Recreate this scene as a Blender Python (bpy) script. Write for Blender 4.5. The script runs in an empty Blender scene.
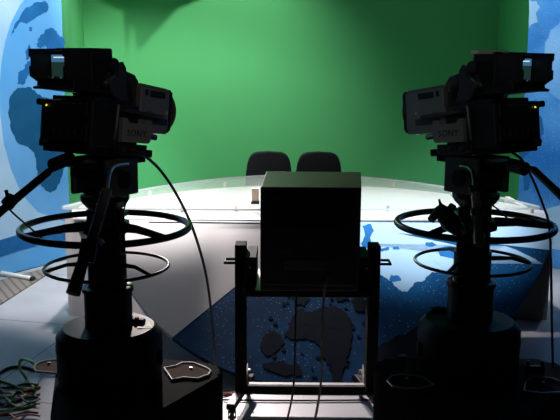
import bpy, bmesh, math, random
from mathutils import Vector, Matrix
random.seed(4)
C = bpy.context.scene.collection
SC = bpy.context.scene
PI = math.pi
# ------------------------------------------------------------------ camera
F = 800.0; CAMZ = 1.75; HOR = 65.0
PITCH = math.atan((210 - HOR) / F); ROLL = math.radians(0.45)
cd = bpy.data.cameras.new('camera'); cam = bpy.data.objects.new('camera', cd); C.objects.link(cam)
cd.sensor_width = 36; cd.lens = 36 * F / 560; cd.clip_start = 0.05; cd.clip_end = 100
CR = Matrix.Rotation(PI / 2 - PITCH, 4, 'X') @ Matrix.Rotation(ROLL, 4, 'Z')
cam.matrix_world = Matrix.Translation((0, 0, CAMZ)) @ CR
SC.camera = cam
CR3 = CR.to_3x3()
def ray(px, py):
    return (CR3 @ Vector(((px - 280) / F, -(py - 210) / F, -1))).normalized()
def at(px, py, Y=None, Z=None):
    d = ray(px, py); o = Vector((0, 0, CAMZ))
    t = (Y / d.y) if Y is not None else ((Z - CAMZ) / d.z)
    return o + d * t
def on_plane(px, py, p0, n):
    d = ray(px, py); o = Vector((0, 0, CAMZ))
    return o + d * ((p0 - o).dot(n) / d.dot(n))
# ------------------------------------------------------------------ world, exposure, lights
SC.view_settings.view_transform = 'Standard'; SC.view_settings.look = 'None'
SC.view_settings.exposure = 0.0; SC.view_settings.gamma = 1.0
SC.view_settings.use_curve_mapping = False
w = bpy.data.worlds.new('studio_dark'); SC.world = w; w.use_nodes = True
w.node_tree.nodes['Background'].inputs[0].default_value = (0.55, 0.7, 1.0, 1)
w.node_tree.nodes['Background'].inputs[1].default_value = 0.006
def spot(name, loc, target, watts, deg, blend=0.3, size=0.05, col=(1, 1, 1)):
    l = bpy.data.lights.new(name, 'SPOT'); l.energy = watts; l.spot_size = math.radians(deg)
    l.spot_blend = blend; l.shadow_soft_size = size; l.color = col
    o = bpy.data.objects.new(name, l); C.objects.link(o); o.location = loc
    o.rotation_euler = (Vector(target) - Vector(loc)).to_track_quat('-Z', 'Y').to_euler()
    return o
GA = Vector((-1.55, 6.75, 3.35)); GB = Vector((-0.5, 7.6, 3.3))
spot('green_wall_spot', GA, (-1.3, 9.0, 0.9), 240, 84, 0.8, 0.05, (1, 0.93, 0.9))
spot('green_wall_spot', GB, (-0.9, 9.0, 1.0), 110, 110, 0.7, 0.012, (1, 0.95, 0.85))
spot('desk_spot', (-1.0, 6.7, 4.2), (-0.85, 6.35, 0.75), 520, 42, 0.4, 0.08, (1, 0.93, 0.91))
spot('desk_spot', (1.0, 6.7, 4.2), (0.95, 6.35, 0.75), 420, 42, 0.4, 0.08, (1, 0.92, 0.88))
spot('desk_front_spot', (1.3, 3.4, 4.4), (0.95, 5.45, 0.85), 1150, 28, 0.9, 0.08, (0.85, 0.93, 1))
spot('white_front_spot', (-2.2, 3.2, 4.3), (-1.0, 5.65, 0.92), 780, 25, 0.9, 0.1, (1, 0.92, 0.93))
spot('left_wall_spot', (-1.2, 4.8, 4.2), (-2.4, 6.6, 1.2), 600, 60, 0.5, 0.1, (0.9, 0.96, 1))
spot('right_wall_spot', (1.9, 4.8, 4.2), (2.6, 6.9, 1.2), 420, 50, 0.6, 0.1, (0.85, 0.95, 1))
spot('back_low_spot', (-1.3, 8.5, 2.95), (0.0, 3.7, 0.0), 620, 30, 0.4, 0.05, (1, 0.88, 0.86))
spot('floor_spot', (-0.6, 8.4, 3.05), (0.15, 3.75, 0.0), 1150, 14, 0.5, 0.04, (1, 0.88, 0.87))
spot('camera_side_fill', (0.5, 0.5, 2.3), (-0.55, 2.75, 1.6), 14, 20, 0.6, 0.1, (1, 0.9, 0.82))  # added fill to lift the left camera's side
spot('camera_side_fill', (-0.3, 0.5, 2.3), (0.6, 2.85, 1.6), 12, 20, 0.6, 0.1, (0.9, 1, 0.95))  # same added fill for the right camera
# ------------------------------------------------------------------ materials
MATS = {}
def mat(name, col, rough=0.5, metal=0.0, spec=0.5, noise=0.0, nscale=8.0, emit=None, bump=0.0, bscale=120.0, coat=0.0):
    m = bpy.data.materials.new(name); m.use_nodes = True; nt = m.node_tree
    b = nt.nodes['Principled BSDF']
    b.inputs['Base Color'].default_value = (*col, 1); b.inputs['Roughness'].default_value = rough
    b.inputs['Metallic'].default_value = metal; b.inputs['Specular IOR Level'].default_value = spec
    b.inputs['Coat Weight'].default_value = coat
    tc = nt.nodes.new('ShaderNodeTexCoord')
    if noise:
        n = nt.nodes.new('ShaderNodeTexNoise'); n.inputs['Scale'].default_value = nscale; n.inputs['Detail'].default_value = 4
        nt.links.new(tc.outputs['Object'], n.inputs['Vector'])
        r = nt.nodes.new('ShaderNodeMixRGB')
        r.inputs[1].default_value = (*[c * (1 - noise) for c in col], 1)
        r.inputs[2].default_value = (*[min(1, c * (1 + noise)) for c in col], 1)
        nt.links.new(n.outputs['Fac'], r.inputs[0]); nt.links.new(r.outputs[0], b.inputs['Base Color'])
    if bump:
        n2 = nt.nodes.new('ShaderNodeTexNoise'); n2.inputs['Scale'].default_value = bscale
        nt.links.new(tc.outputs['Object'], n2.inputs['Vector'])
        bp = nt.nodes.new('ShaderNodeBump'); bp.inputs['Strength'].default_value = bump; bp.inputs['Distance'].default_value = 0.002
        nt.links.new(n2.outputs['Fac'], bp.inputs['Height']); nt.links.new(bp.outputs[0], b.inputs['Normal'])
    if emit:
        b.inputs['Emission Color'].default_value = (*emit[0], 1); b.inputs['Emission Strength'].default_value = emit[1]
    MATS[name] = m
    return m
GREEN = mat('chroma_green_paint', (0.105, 0.5, 0.19), 0.8, spec=0.15, noise=0.05, nscale=2)
BLACK = mat('black_plastic', (0.012, 0.012, 0.013), 0.42, noise=0.2, bump=0.15)
BLACKM = mat('black_painted_metal', (0.008, 0.008, 0.009), 0.32, noise=0.15, spec=0.3)
DRUM = mat('drum_enamel', (0.009, 0.010, 0.011), 0.45, noise=0.15, spec=0.12)
MATTE = mat('matte_black_steel', (0.006, 0.006, 0.006), 0.6, noise=0.15, spec=0.12)
SKIRT = mat('base_skirt_paint', (0.006, 0.007, 0.007), 0.7, noise=0.15, spec=0.03)
BLACKR = mat('black_rubber', (0.01, 0.01, 0.01), 0.6, bump=0.3, bscale=300)
PED = mat('pedestal_enamel', (0.010, 0.011, 0.013), 0.36, noise=0.15, spec=0.32)
GREY = mat('lens_grey_plastic', (0.2, 0.21, 0.2), 0.45, noise=0.1, bump=0.1)
GREYD = mat('dark_grey_plastic', (0.045, 0.048, 0.05), 0.4, noise=0.1)
PANELG = mat('side_panel_grey', (0.24, 0.23, 0.22), 0.4, noise=0.08)
BAND = mat('lens_band_blue_grey', (0.035, 0.05, 0.075), 0.4)
SILVER = mat('worn_aluminium', (0.5, 0.48, 0.46), 0.35, metal=0.8, noise=0.1, nscale=30)
BRASS = mat('warm_anodised_grip', (0.3, 0.22, 0.13), 0.35, metal=0.5, noise=0.15)
STRIP = mat('pale_foot_strip', (0.42, 0.38, 0.35), 0.5, noise=0.1, nscale=40)
MTOP = mat('monitor_laminate', (0.06, 0.045, 0.035), 0.34, noise=0.15, spec=0.14)
FABRIC = mat('black_chair_fabric', (0.022, 0.02, 0.025), 0.85, bump=0.5, bscale=400)
WHITE = mat('white_laminate', (0.8, 0.78, 0.77), 0.45, noise=0.02)
WHITEP = mat('white_tube_plastic', (0.75, 0.75, 0.7), 0.4, noise=0.03)
ENDSHADE = mat('white_panel_shade', (0.2, 0.18, 0.15), 0.6, noise=0.1)  # white panel's shade beside the disc, put into the colour
BEIGE = mat('beige_card', (0.62, 0.47, 0.38), 0.6, noise=0.04)
PALEPAD = mat('pale_peach_lid', (0.75, 0.55, 0.45), 0.5, noise=0.04)
DECK = None
LAND = mat('print_dark_ocean_blue', (0.012, 0.11, 0.25), 0.8, spec=0.08, noise=0.25, nscale=6)
LAND2 = mat('print_mid_blue', (0.02, 0.15, 0.4), 0.8, spec=0.08, noise=0.3, nscale=9)
PALE = mat('print_ice_blue', (0.42, 0.62, 0.82), 0.8, spec=0.08, noise=0.15, nscale=3)
NAVY = mat('print_navy_land', (0.003, 0.012, 0.03), 0.8, spec=0.08, noise=0.5, nscale=20)
LED = mat('yellow_tally_led', (0.6, 0.55, 0.05), 0.4, emit=((0.9, 0.9, 0.05), 1.1))
PAD = mat('ribbed_foot_pad', (0.26, 0.19, 0.15), 0.85, spec=0.05, noise=0.3, nscale=60, bump=0.5)
PADEDGE = mat('white_pad_edging', (0.7, 0.66, 0.62), 0.5, noise=0.05)
LABELY = mat('label_white', (0.7, 0.68, 0.6), 0.5, noise=0.03); LABELO = mat('label_orange', (0.8, 0.2, 0.03), 0.5, noise=0.03)
LABELC = mat('label_yellow', (0.7, 0.6, 0.05), 0.5, noise=0.03)
LETTER = mat('grey_lettering', (0.035, 0.035, 0.036), 0.5, noise=0.02)
LETTERW = mat('pale_lettering', (0.10, 0.11, 0.12), 0.5, noise=0.02)
CBLACK = mat('black_cable_jacket', (0.012, 0.012, 0.012), 0.45, noise=0.1)
CRED = mat('red_cable_jacket', (0.28, 0.02, 0.02), 0.45, noise=0.1)
CGREEN = mat('green_cable_jacket', (0.16, 0.5, 0.08), 0.45, noise=0.1)
CORANGE = mat('orange_cable_jacket', (0.5, 0.09, 0.03), 0.45, noise=0.1)
CGREY = mat('grey_cable_jacket', (0.16, 0.14, 0.13), 0.5, noise=0.1)
GRIP = mat('grey_foam_grip', (0.12, 0.11, 0.1), 0.6, noise=0.1)
LENSG = mat('lens_front_glass', (0.03, 0.02, 0.02), 0.08, noise=0.1, coat=1.0)
LENSRIM = mat('lens_rim', (0.2, 0.13, 0.11), 0.25, noise=0.1, metal=0.4)

def globe_mat(name, a, b, c, sc=1.3, stars=True):
    m = bpy.data.materials.new(name); m.use_nodes = True; nt = m.node_tree; N = nt.nodes; L = nt.links
    bs = N['Principled BSDF']; bs.inputs['Roughness'].default_value = 0.8; bs.inputs['Specular IOR Level'].default_value = 0.08
    tc = N.new('ShaderNodeTexCoord'); n = N.new('ShaderNodeTexNoise'); n.inputs['Scale'].default_value = sc; n.inputs['Detail'].default_value = 6
    L.new(tc.outputs['Object'], n.inputs['Vector'])
    cr = N.new('ShaderNodeValToRGB'); e = cr.color_ramp.elements
    e[0].position = 0.35; e[0].color = (*a, 1); e[1].position = 0.65; e[1].color = (*b, 1)
    L.new(n.outputs['Fac'], cr.inputs[0]); out = cr.outputs[0]
    if stars:
        v = N.new('ShaderNodeTexVoronoi'); v.inputs['Scale'].default_value = 48
        L.new(tc.outputs['Object'], v.inputs['Vector'])
        n3 = N.new('ShaderNodeTexNoise'); n3.inputs['Scale'].default_value = 3.0; L.new(tc.outputs['Object'], n3.inputs['Vector'])
        mr = N.new('ShaderNodeMath'); mr.operation = 'MULTIPLY'; mr.inputs[1].default_value = 0.27; L.new(n3.outputs['Fac'], mr.inputs[0])
        lt = N.new('ShaderNodeMath'); lt.operation = 'LESS_THAN'; L.new(v.outputs['Distance'], lt.inputs[0]); L.new(mr.outputs[0], lt.inputs[1])
        mu = N.new('ShaderNodeMath'); mu.operation = 'MULTIPLY'; mu.inputs[1].default_value = 0.75; L.new(lt.outputs[0], mu.inputs[0])
        mx = N.new('ShaderNodeMixRGB'); L.new(mu.outputs[0], mx.inputs[0]); L.new(out, mx.inputs[1]); mx.inputs[2].default_value = (*c, 1); out = mx.outputs[0]
    L.new(out, bs.inputs['Base Color'])
    return m
WALLB = globe_mat('print_sky_blue', (0.11, 0.40, 0.80), (0.2, 0.5, 0.88), (1, 1, 1), 1.2, False)
MIDB = globe_mat('print_bright_sea_blue', (0.10, 0.36, 0.8), (0.25, 0.52, 0.9), (0.7, 0.85, 1), 2.0, True)
WALLP = globe_mat('print_pale_sky', (0.35, 0.6, 0.85), (0.5, 0.72, 0.92), (1, 1, 1), 1.5, False)
WALLR = globe_mat('print_star_blue', (0.03, 0.2, 0.6), (0.12, 0.4, 0.85), (0.5, 0.75, 0.95), 1.6, True)
GLOBE = globe_mat('print_globe_blue', (0.004, 0.05, 0.14), (0.01, 0.11, 0.29), (0.35, 0.6, 0.85), 2.0, True)

def floor_mat():
    m = bpy.data.materials.new('studio_floor_vinyl'); m.use_nodes = True; nt = m.node_tree; N = nt.nodes; L = nt.links
    bs = N['Principled BSDF']; bs.inputs['Roughness'].default_value = 0.42
    tc = N.new('ShaderNodeTexCoord'); n = N.new('ShaderNodeTexNoise'); n.inputs['Scale'].default_value = 2.5; n.inputs['Detail'].default_value = 6
    L.new(tc.outputs['Object'], n.inputs['Vector'])
    cr = N.new('ShaderNodeValToRGB'); e = cr.color_ramp.elements
    e[0].position = 0.3; e[0].color = (0.36, 0.37, 0.40, 1); e[1].position = 0.7; e[1].color = (0.46, 0.46, 0.48, 1)
    L.new(n.outputs['Fac'], cr.inputs[0])
    mp = N.new('ShaderNodeMapping'); mp.inputs['Rotation'].default_value = (0, 0, math.radians(12)); L.new(tc.outputs['Object'], mp.inputs['Vector'])
    br = N.new('ShaderNodeTexBrick'); br.inputs['Scale'].default_value = 1.0; br.inputs['Mortar Size'].default_value = 0.006
    br.inputs['Brick Width'].default_value = 2.4; br.inputs['Row Height'].default_value = 1.2; br.offset = 0.0
    br.inputs['Color1'].default_value = (1, 1, 1, 1); br.inputs['Color2'].default_value = (0.93, 0.93, 0.93, 1); br.inputs['Mortar'].default_value = (0.35, 0.35, 0.35, 1)
    L.new(mp.outputs[0], br.inputs['Vector'])
    mx = N.new('ShaderNodeMixRGB'); mx.blend_type = 'MULTIPLY'; mx.inputs[0].default_value = 1
    L.new(cr.outputs[0], mx.inputs[1]); L.new(br.outputs['Color'], mx.inputs[2]); L.new(mx.outputs[0], bs.inputs['Base Color'])
    return m
def deck_mat():
    m = bpy.data.materials.new('brown_ribbed_deck'); m.use_nodes = True; nt = m.node_tree; N = nt.nodes; L = nt.links
    bs = N['Principled BSDF']; bs.inputs['Roughness'].default_value = 0.6
    tc = N.new('ShaderNodeTexCoord'); mp = N.new('ShaderNodeMapping'); mp.inputs['Rotation'].default_value = (0, 0, math.radians(-30)); L.new(tc.outputs['Object'], mp.inputs['Vector'])
    wv = N.new('ShaderNodeTexWave'); wv.inputs['Scale'].default_value = 5; L.new(mp.outputs[0], wv.inputs['Vector'])
    cr = N.new('ShaderNodeValToRGB'); e = cr.color_ramp.elements
    e[0].position = 0.1; e[0].color = (0.10, 0.085, 0.07, 1); e[1].position = 0.3; e[1].color = (0.21, 0.18, 0.155, 1)
    L.new(wv.outputs['Fac'], cr.inputs[0]); L.new(cr.outputs[0], bs.inputs['Base Color'])
    return m
def glass_mat():
    m = bpy.data.materials.new('clear_desk_glass'); m.use_nodes = True; nt = m.node_tree; N = nt.nodes; L = nt.links
    for x in list(N):
        if x.type != 'OUTPUT_MATERIAL': N.remove(x)
    out = [x for x in N if x.type == 'OUTPUT_MATERIAL'][0]
    t = N.new('ShaderNodeBsdfTransparent'); t.inputs[0].default_value = (0.94, 0.97, 0.95, 1)
    g = N.new('ShaderNodeBsdfGlossy'); g.inputs['Roughness'].default_value = 0.03
    d = N.new('ShaderNodeBsdfDiffuse'); d.inputs[0].default_value = (0.85, 0.9, 0.9, 1)
    lw = N.new('ShaderNodeLayerWeight'); lw.inputs[0].default_value = 0.5; pw = N.new('ShaderNodeMath'); pw.operation = 'POWER'; pw.inputs[1].default_value = 4; L.new(lw.outputs['Facing'], pw.inputs[0]); fr = N.new('ShaderNodeMath'); fr.operation = 'MULTIPLY'; fr.inputs[1].default_value = 0.16; L.new(pw.outputs[0], fr.inputs[0])
    a = N.new('ShaderNodeMixShader'); a.inputs[0].default_value = 0.14; L.new(t.outputs[0], a.inputs[1]); L.new(d.outputs[0], a.inputs[2])
    b = N.new('ShaderNodeMixShader'); L.new(fr.outputs[0], b.inputs[0]); L.new(a.outputs[0], b.inputs[1]); L.new(g.outputs[0], b.inputs[2])
    L.new(b.outputs[0], out.inputs[0]); return m
def edge_glass_mat():
    return mat('bright_glass_edge', (0.75, 0.8, 0.85), 0.15, noise=0.03)
def screen_mat():
    m = bpy.data.materials.new('viewfinder_screen'); m.use_nodes = True; nt = m.node_tree; N = nt.nodes; L = nt.links
    bs = N['Principled BSDF']; bs.inputs['Base Color'].default_value = (0.01, 0.012, 0.014, 1); bs.inputs['Roughness'].default_value = 0.15
    tc = N.new('ShaderNodeTexCoord'); sx = N.new('ShaderNodeSeparateXYZ'); L.new(tc.outputs['Generated'], sx.inputs[0])
    cr = N.new('ShaderNodeValToRGB'); cr.color_ramp.interpolation = 'CONSTANT'; e = cr.color_ramp.elements
    e[0].position = 0; e[0].color = (0.06, 0.13, 0.12, 1); e[1].position = 0.14; e[1].color = (0.012, 0.03, 0.028, 1)
    x = e.new(0.72); x.color = (0.05, 0.14, 0.26, 1)
    L.new(sx.outputs[2], cr.inputs[0]); L.new(cr.outputs[0], bs.inputs['Emission Color']); bs.inputs['Emission Strength'].default_value = 1.0
    return m
FLOOR = floor_mat(); DECK = deck_mat(); GLASS = glass_mat(); GEDGE = edge_glass_mat(); SCREEN = screen_mat()
SCRHI = mat('screen_highlight', (0.2, 0.2, 0.2), 0.3, emit=((0.6, 0.8, 0.9), 1.0))
# ------------------------------------------------------------------ mesh helpers
class MB:
    def __init__(s): s.bm = bmesh.new(); s.mi = 0
    def _fin(s, geom_faces):
        for f in geom_faces: f.material_index = s.mi
    def box(s, c, d, rot=(0, 0, 0), bev=0.0, mi=None, taper=None):
        r = bmesh.ops.create_cube(s.bm, size=1); vs = r['verts']
        for v in vs:
            v.co = Vector((v.co.x * d[0], v.co.y * d[1], v.co.z * d[2]))
            if taper:
                ax, sx, sy = taper
                if v.co[ax] > 0:
                    o = [i for i in range(3) if i != ax]; v.co[o[0]] *= sx; v.co[o[1]] *= sy
        fs = list({f for v in vs for f in v.link_faces})
        if bev > 0:
            es = list({e for v in vs for e in v.link_edges})
            r2 = bmesh.ops.bevel(s.bm, geom=es, offset=bev, segments=2, affect='EDGES', profile=0.5)
            fs = list({f for v in r2['verts'] for f in v.link_faces} | {f for f in fs if f.is_valid})
            vs = list({v for f in fs for v in f.verts})
        M = Matrix.Translation(c) @ (Matrix.Rotation(rot[2], 4, 'Z') @ Matrix.Rotation(rot[1], 4, 'Y') @ Matrix.Rotation(rot[0], 4, 'X'))
        bmesh.ops.transform(s.bm, matrix=M, verts=vs)
        for f in fs: f.material_index = mi or 0
        return s
    def tube(s, pts, r, seg=10, closed=False, mi=0, smooth=True):
        pts = [Vector(p) for p in pts]; n = len(pts)
        rr = r if isinstance(r, (list, tuple)) else [r] * n
        rings = []; prev = None
        for i, p in enumerate(pts):
            if closed: t = pts[(i + 1) % n] - pts[i - 1]
            else: t = pts[min(i + 1, n - 1)] - pts[max(i - 1, 0)]
            t.normalize()
            if prev is None:
                a = Vector((0, 0, 1)) if abs(t.z) < 0.9 else Vector((1, 0, 0))
                u = t.cross(a).normalized()
            else:
                u = (prev - t * prev.dot(t))
                u = u.normalized() if u.length > 1e-6 else t.orthogonal().normalized()
            prev = u; v = t.cross(u)
            rings.append([s.bm.verts.new(p + (u * math.cos(2 * PI * k / seg) + v * math.sin(2 * PI * k / seg)) * rr[i]) for k in range(seg)])
        m = n if closed else n - 1
        for i in range(m):
            a, b = rings[i], rings[(i + 1) % n]
            for k in range(seg):
                f = s.bm.faces.new((a[k], a[(k + 1) % seg], b[(k + 1) % seg], b[k])); f.smooth = smooth; f.material_index = mi
        if not closed:
            for q in (rings[0][::-1], rings[-1]):
                f = s.bm.faces.new(q); f.material_index = mi
        return s
    def lathe(s, prof, c=(0, 0, 0), seg=40, mi=0, M=None, smooth=True, caps=True):
        rings = []
        nv = []
        for r, z in prof:
            ring = [s.bm.verts.new((max(r, 1e-5) * math.cos(2 * PI * k / seg), max(r, 1e-5) * math.sin(2 * PI * k / seg), z)) for k in range(seg)]
            rings.append(ring); nv += ring
        for a, b in zip(rings, rings[1:]):
            for k in range(seg):
                f = s.bm.faces.new((a[k], a[(k + 1) % seg], b[(k + 1) % seg], b[k])); f.smooth = smooth; f.material_index = mi
        if caps:
            for q in (rings[0][::-1], rings[-1]):
                f = s.bm.faces.new(q); f.material_index = mi
        MM = Matrix.Translation(c) @ (M if M else Matrix.Identity(4))
        bmesh.ops.transform(s.bm, matrix=MM, verts=nv)
        return s
    def prism(s, poly, z0, z1, mi=0, M=None, bev=0.0):
        """closed outline in xy, extruded z0..z1"""
        bot = [s.bm.verts.new((x, y, z0)) for x, y in poly]; top = [s.bm.verts.new((x, y, z1)) for x, y in poly]
        n = len(poly); fs = [s.bm.faces.new(bot[::-1]), s.bm.faces.new(top)]
        for i in range(n): fs.append(s.bm.faces.new((bot[i], bot[(i + 1) % n], top[(i + 1) % n], top[i])))
        vs = bot + top
        if bev > 0:
            es = list({e for f in fs[:2] for e in f.edges})
            r = bmesh.ops.bevel(s.bm, geom=es, offset=bev, segments=3, affect='EDGES', profile=0.5)
            fs = list({f for v in r['verts'] for f in v.link_faces} | {f for f in fs if f.is_valid}); vs = list({v for f in fs for v in f.verts})
        for f in fs: f.material_index = mi
        if M: bmesh.ops.transform(s.bm, matrix=M, verts=vs)
        return s
    def sheet(s, pts, nrm, th, mi=0, both=True):
        """polygon of 3d points, given real thickness along -nrm"""
        nrm = Vector(nrm).normalized()
        a = [s.bm.verts.new(p) for p in pts]; b = [s.bm.verts.new(Vector(p) - nrm * th) for p in pts]
        n = len(pts); fs = [s.bm.faces.new(a), s.bm.faces.new(b[::-1])]
        for i in range(n): fs.append(s.bm.faces.new((a[i], b[i], b[(i + 1) % n], a[(i + 1) % n])))
        for f in fs: f.material_index = mi
        bmesh.ops.recalc_face_normals(s.bm, faces=fs)
        return s
    def text(s, body, size, M, depth=0.0008, mi=0, space=1.0):
        cu = bpy.data.curves.new('t', 'FONT'); cu.body = body; cu.size = size; cu.extrude = depth; cu.align_x = 'CENTER'; cu.align_y = 'CENTER'; cu.space_character = space
        cu.resolution_u = 3
        o = bpy.data.objects.new('t', cu); C.objects.link(o); bpy.context.view_layer.update()
        me = o.to_mesh().copy(); n0 = len(s.bm.verts); nf = len(s.bm.faces)
        s.bm.from_mesh(me); s.bm.verts.ensure_lookup_table(); s.bm.faces.ensure_lookup_table()
        bmesh.ops.transform(s.bm, matrix=M, verts=s.bm.verts[n0:])
        for f in s.bm.faces[nf:]: f.material_index = mi
        bpy.data.objects.remove(o); bpy.data.curves.remove(cu); bpy.data.meshes.remove(me)
        return s
    def build(s, name, mats, parent=None, origin=None, recalc=True):
        if recalc: bmesh.ops.recalc_face_normals(s.bm, faces=s.bm.faces)
        if origin is not None: bmesh.ops.translate(s.bm, vec=-Vector(origin), verts=s.bm.verts)
        for e in s.bm.edges:
            if len(e.link_faces) == 2 and e.calc_face_angle(0) > 0.55: e.smooth = False
        me = bpy.data.meshes.new(name); s.bm.to_mesh(me); s.bm.free()
        for m in (mats if isinstance(mats, (list, tuple)) else [mats]): me.materials.append(m)
        o = bpy.data.objects.new(name, me); C.objects.link(o)
        if parent: o.parent = parent
        if origin is not None: o.location = origin
        return o
def thing(name, label, cat, loc=(0, 0, 0), rot=(0, 0, 0), group=None):
    o = bpy.data.objects.new(name, None); C.objects.link(o); o.empty_display_size = 0.1
    o.location = loc; o.rotation_euler = rot; return tag(o, label, cat, group)
def tag(o, label, cat, group=None, kind=None):
    o['label'] = label; o['category'] = cat
    if group: o['group'] = group
    if kind: o['kind'] = kind
    return o
def struct(o): o['kind'] = 'structure'; return o
def smooth_pts(pts, k=8, closed=False):
    P = [Vector(p) for p in pts]; n = len(P); out = []
    rng = range(n if closed else n - 1)
    for i in rng:
        if closed: a, b, c, d = P[i - 1], P[i], P[(i + 1) % n], P[(i + 2) % n]
        else: a, b, c, d = P[max(i - 1, 0)], P[i], P[i + 1], P[min(i + 2, n - 1)]
        for j in range(k):
            t = j / k
            out.append(0.5 * ((2 * b) + (c - a) * t + (2 * a - 5 * b + 4 * c - d) * t * t + (3 * b - a - 3 * c + d) * t ** 3))
    if not closed: out.append(P[-1])
    return out
def rough_outline(pts, amp=0.8, k=4):
    """a jagged coast from a coarse outline (pixels)"""
    out = []; n = len(pts)
    for i in range(n):
        a, b = pts[i], pts[(i + 1) % n]
        for j in range(k):
            t = j / k
            out.append((a[0] + (b[0] - a[0]) * t + (random.uniform(-amp, amp) if j else 0), a[1] + (b[1] - a[1]) * t + (random.uniform(-amp, amp) if j else 0)))
    return out
# ------------------------------------------------------------------ setting
struct(MB().box((0, 5, -0.05), (16, 16, 0.1)).build('floor', FLOOR))
YF, YB = 7.1, 9.0
lf = at(66, 120, YF); lb = at(87, 120, YB); rf = at(523, 120, YF); rb = at(493, 120, YB)
def slab_wall(name, a, b, z0, z1, th, m, outward):
    a = Vector((a[0], a[1], 0)); b = Vector((b[0], b[1], 0)); n = Vector(outward).normalized() * th
    mb = MB(); mb.prism([(a.x, a.y), (b.x, b.y), (b.x + n.x, b.y + n.y), (a.x + n.x, a.y + n.y)], z0, z1)
    return struct(mb.build(name, m))
slab_wall('wall_back', (lb.x - 0.1, YB), (rb.x + 0.1, YB), 0, 4.2, 0.1, GREEN, (0, 1, 0))
slab_wall('wall_green_left', (lf.x, YF), (lb.x, YB), 0, 4.2, 0.04, GREEN, (-1, -0.1, 0))
slab_wall('wall_green_right', (rf.x, YF), (rb.x, YB), 0, 4.2, 0.04, GREEN, (1, -0.1, 0))
# left printed wall
a3 = at(69, 262, Z=0.0); b3 = at(0, 280, Z=0.0)
dirl = (b3 - a3).normalized(); a3 = Vector((lf.x, YF, 0)); 
nl = Vector((-dirl.y, dirl.x, 0));
if nl.y > 0: nl = -nl
def printed_wall(name, p0, d, n, length, base, polys):
    mb = MB(); p1 = p0 + d * length
    q = [p0, p1, p1 + Vector((0, 0, 4.0)), p0 + Vector((0, 0, 4.0))]
    mb.sheet(q, n, 0.06, 0)
    for k, (mi, pts) in enumerate(polys):
        w3 = [on_plane(x, y, p0, n) + n * (0.0015 + 0.0004 * k) for x, y in pts]
        mb.sheet(w3, n, 0.001, mi)
    mats = [base, WALLP, LAND, LAND2, BLACKM, MIDB]
    return struct(mb.build(name, mats))
arc = [(12 - 0 + 55 * 0, 0)]
globe_out = [(30, -6), (20, 5), (11, 22), (5, 42), (1, 65), (-1, 90), (0, 115), (4, 145), (11, 170), (22, 195), (38, 212), (69, 225), (69, -6)]
# pale backdrop outside the globe, then the continents
polysL = [
    (1, [(-300, -130), (30, -130), (30, -6), (20, 5), (11, 22), (5, 42), (1, 65), (-1, 90), (0, 115), (4, 145), (11, 170), (22, 195), (38, 212), (66, 222), (66, 240), (-60, 240), (-300, 300)]),
    (3, rough_outline([(11, 36), (16, 22), (24, 10), (34, 3), (44, 1), (48, 4), (48, 10), (42, 14), (34, 19), (26, 24), (20, 22), (16, 28)], 0.9)),
    (3, rough_outline([(29, 27), (32, 27), (32, 31), (29, 31)], 0.3, 2)),
    (3, rough_outline([(37, 46), (38, 38), (43, 34), (47, 29), (53, 28), (57, 33), (64, 38), (64, 48), (55, 48), (48, 50), (44, 45), (41, 48)], 1.0)),
    (3, rough_outline([(25, 52), (29, 44), (31, 50), (29, 58), (26, 60)], 0.6, 2)),
    (3, rough_outline([(17, 84), (18, 72), (23, 70), (27, 62), (33, 60), (32, 72), (27, 76), (24, 84)], 0.8)),
    (2, rough_outline([(10, 96), (17, 88), (27, 87), (34, 90), (42, 97), (60, 101), (66, 120), (67, 150), (62, 175), (56, 189), (50, 193), (45, 190), (40, 182), (36, 168), (34, 152), (28, 146), (17, 142), (11, 130), (8, 112)], 1.1)),
    (3, [(-250, 294), (-60, 252), (-10, 243), (20, 234), (45, 229), (69, 227), (69, 240), (45, 243), (20, 250), (-10, 260), (-60, 270), (-250, 318)]),
    (4, [(-90, 299), (0, 276), (69, 258.5), (69, 264), (0, 283), (-90, 305)]),
]
printed_wall('wall_left', a3, dirl, nl, 3.2, WALLB, polysL)
r3 = Vector((rf.x, YF, 0)); dr = Vector((0.78, -0.62, 0)).normalized(); nr = Vector((-0.62, -0.78, 0)).normalized()
polysR = [
    (1, rough_outline([(529, 0), (537, 2), (540, 8), (536, 12), (538, 22), (533, 24), (529, 28)], 0.7)),
    (5, rough_outline([(560, 22), (551, 30), (545, 46), (541, 70), (546, 90), (560, 100), (620, 100), (620, 20)], 1.0)),
    (3, rough_outline([(521, 120), (530, 112), (541, 116), (544, 130), (538, 146), (530, 150), (524, 158), (520, 160)], 1.0)),
    (3, rough_outline([(523, 178), (528, 172), (531, 180), (528, 190), (524, 190)], 0.5, 3)),
    (1, [(519, 205), (535, 212), (560, 205), (620, 200), (620, 262), (560, 250), (519, 243)]),
    (4, [(516, 261), (560, 273), (620, 292), (620, 298), (560, 278), (516, 266)]),
]
printed_wall('wall_right', r3, dr, nr, 3.2, WALLR, polysR)
# brown ribbed deck strip on the left floor
mb = MB(); pts = [at(-120, 312, Z=0.012), at(45, 268, Z=0.012), at(60, 265.5, Z=0.012), at(0, 304, Z=0.012), at(-60, 344, Z=0.012)]
o = mb.sheet(pts, (0, 0, 1), 0.011).build('ribbed_floor_mat', DECK)
tag(o, 'brown ribbed strip of flooring along the foot of the left blue printed wall', 'floor mat')
# white tube
p = at(-14, 270, Z=0.025); q = at(32.5, 279, Z=0.025)
t = thing('plastic_tube', 'white plastic tube lying on the floor beside the left blue wall', 'tube', (p + q) / 2)
m_ = (p + q) / 2
MB().tube([p - m_, q - m_], 0.02, 12).build('tube_body', WHITEP, t)
d_ = (q - p).normalized(); MB().tube([q - m_ - d_ * 0.01, q - m_ + d_ * 0.012], 0.023, 12).build('end_cap', BLACKR, t)
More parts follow.
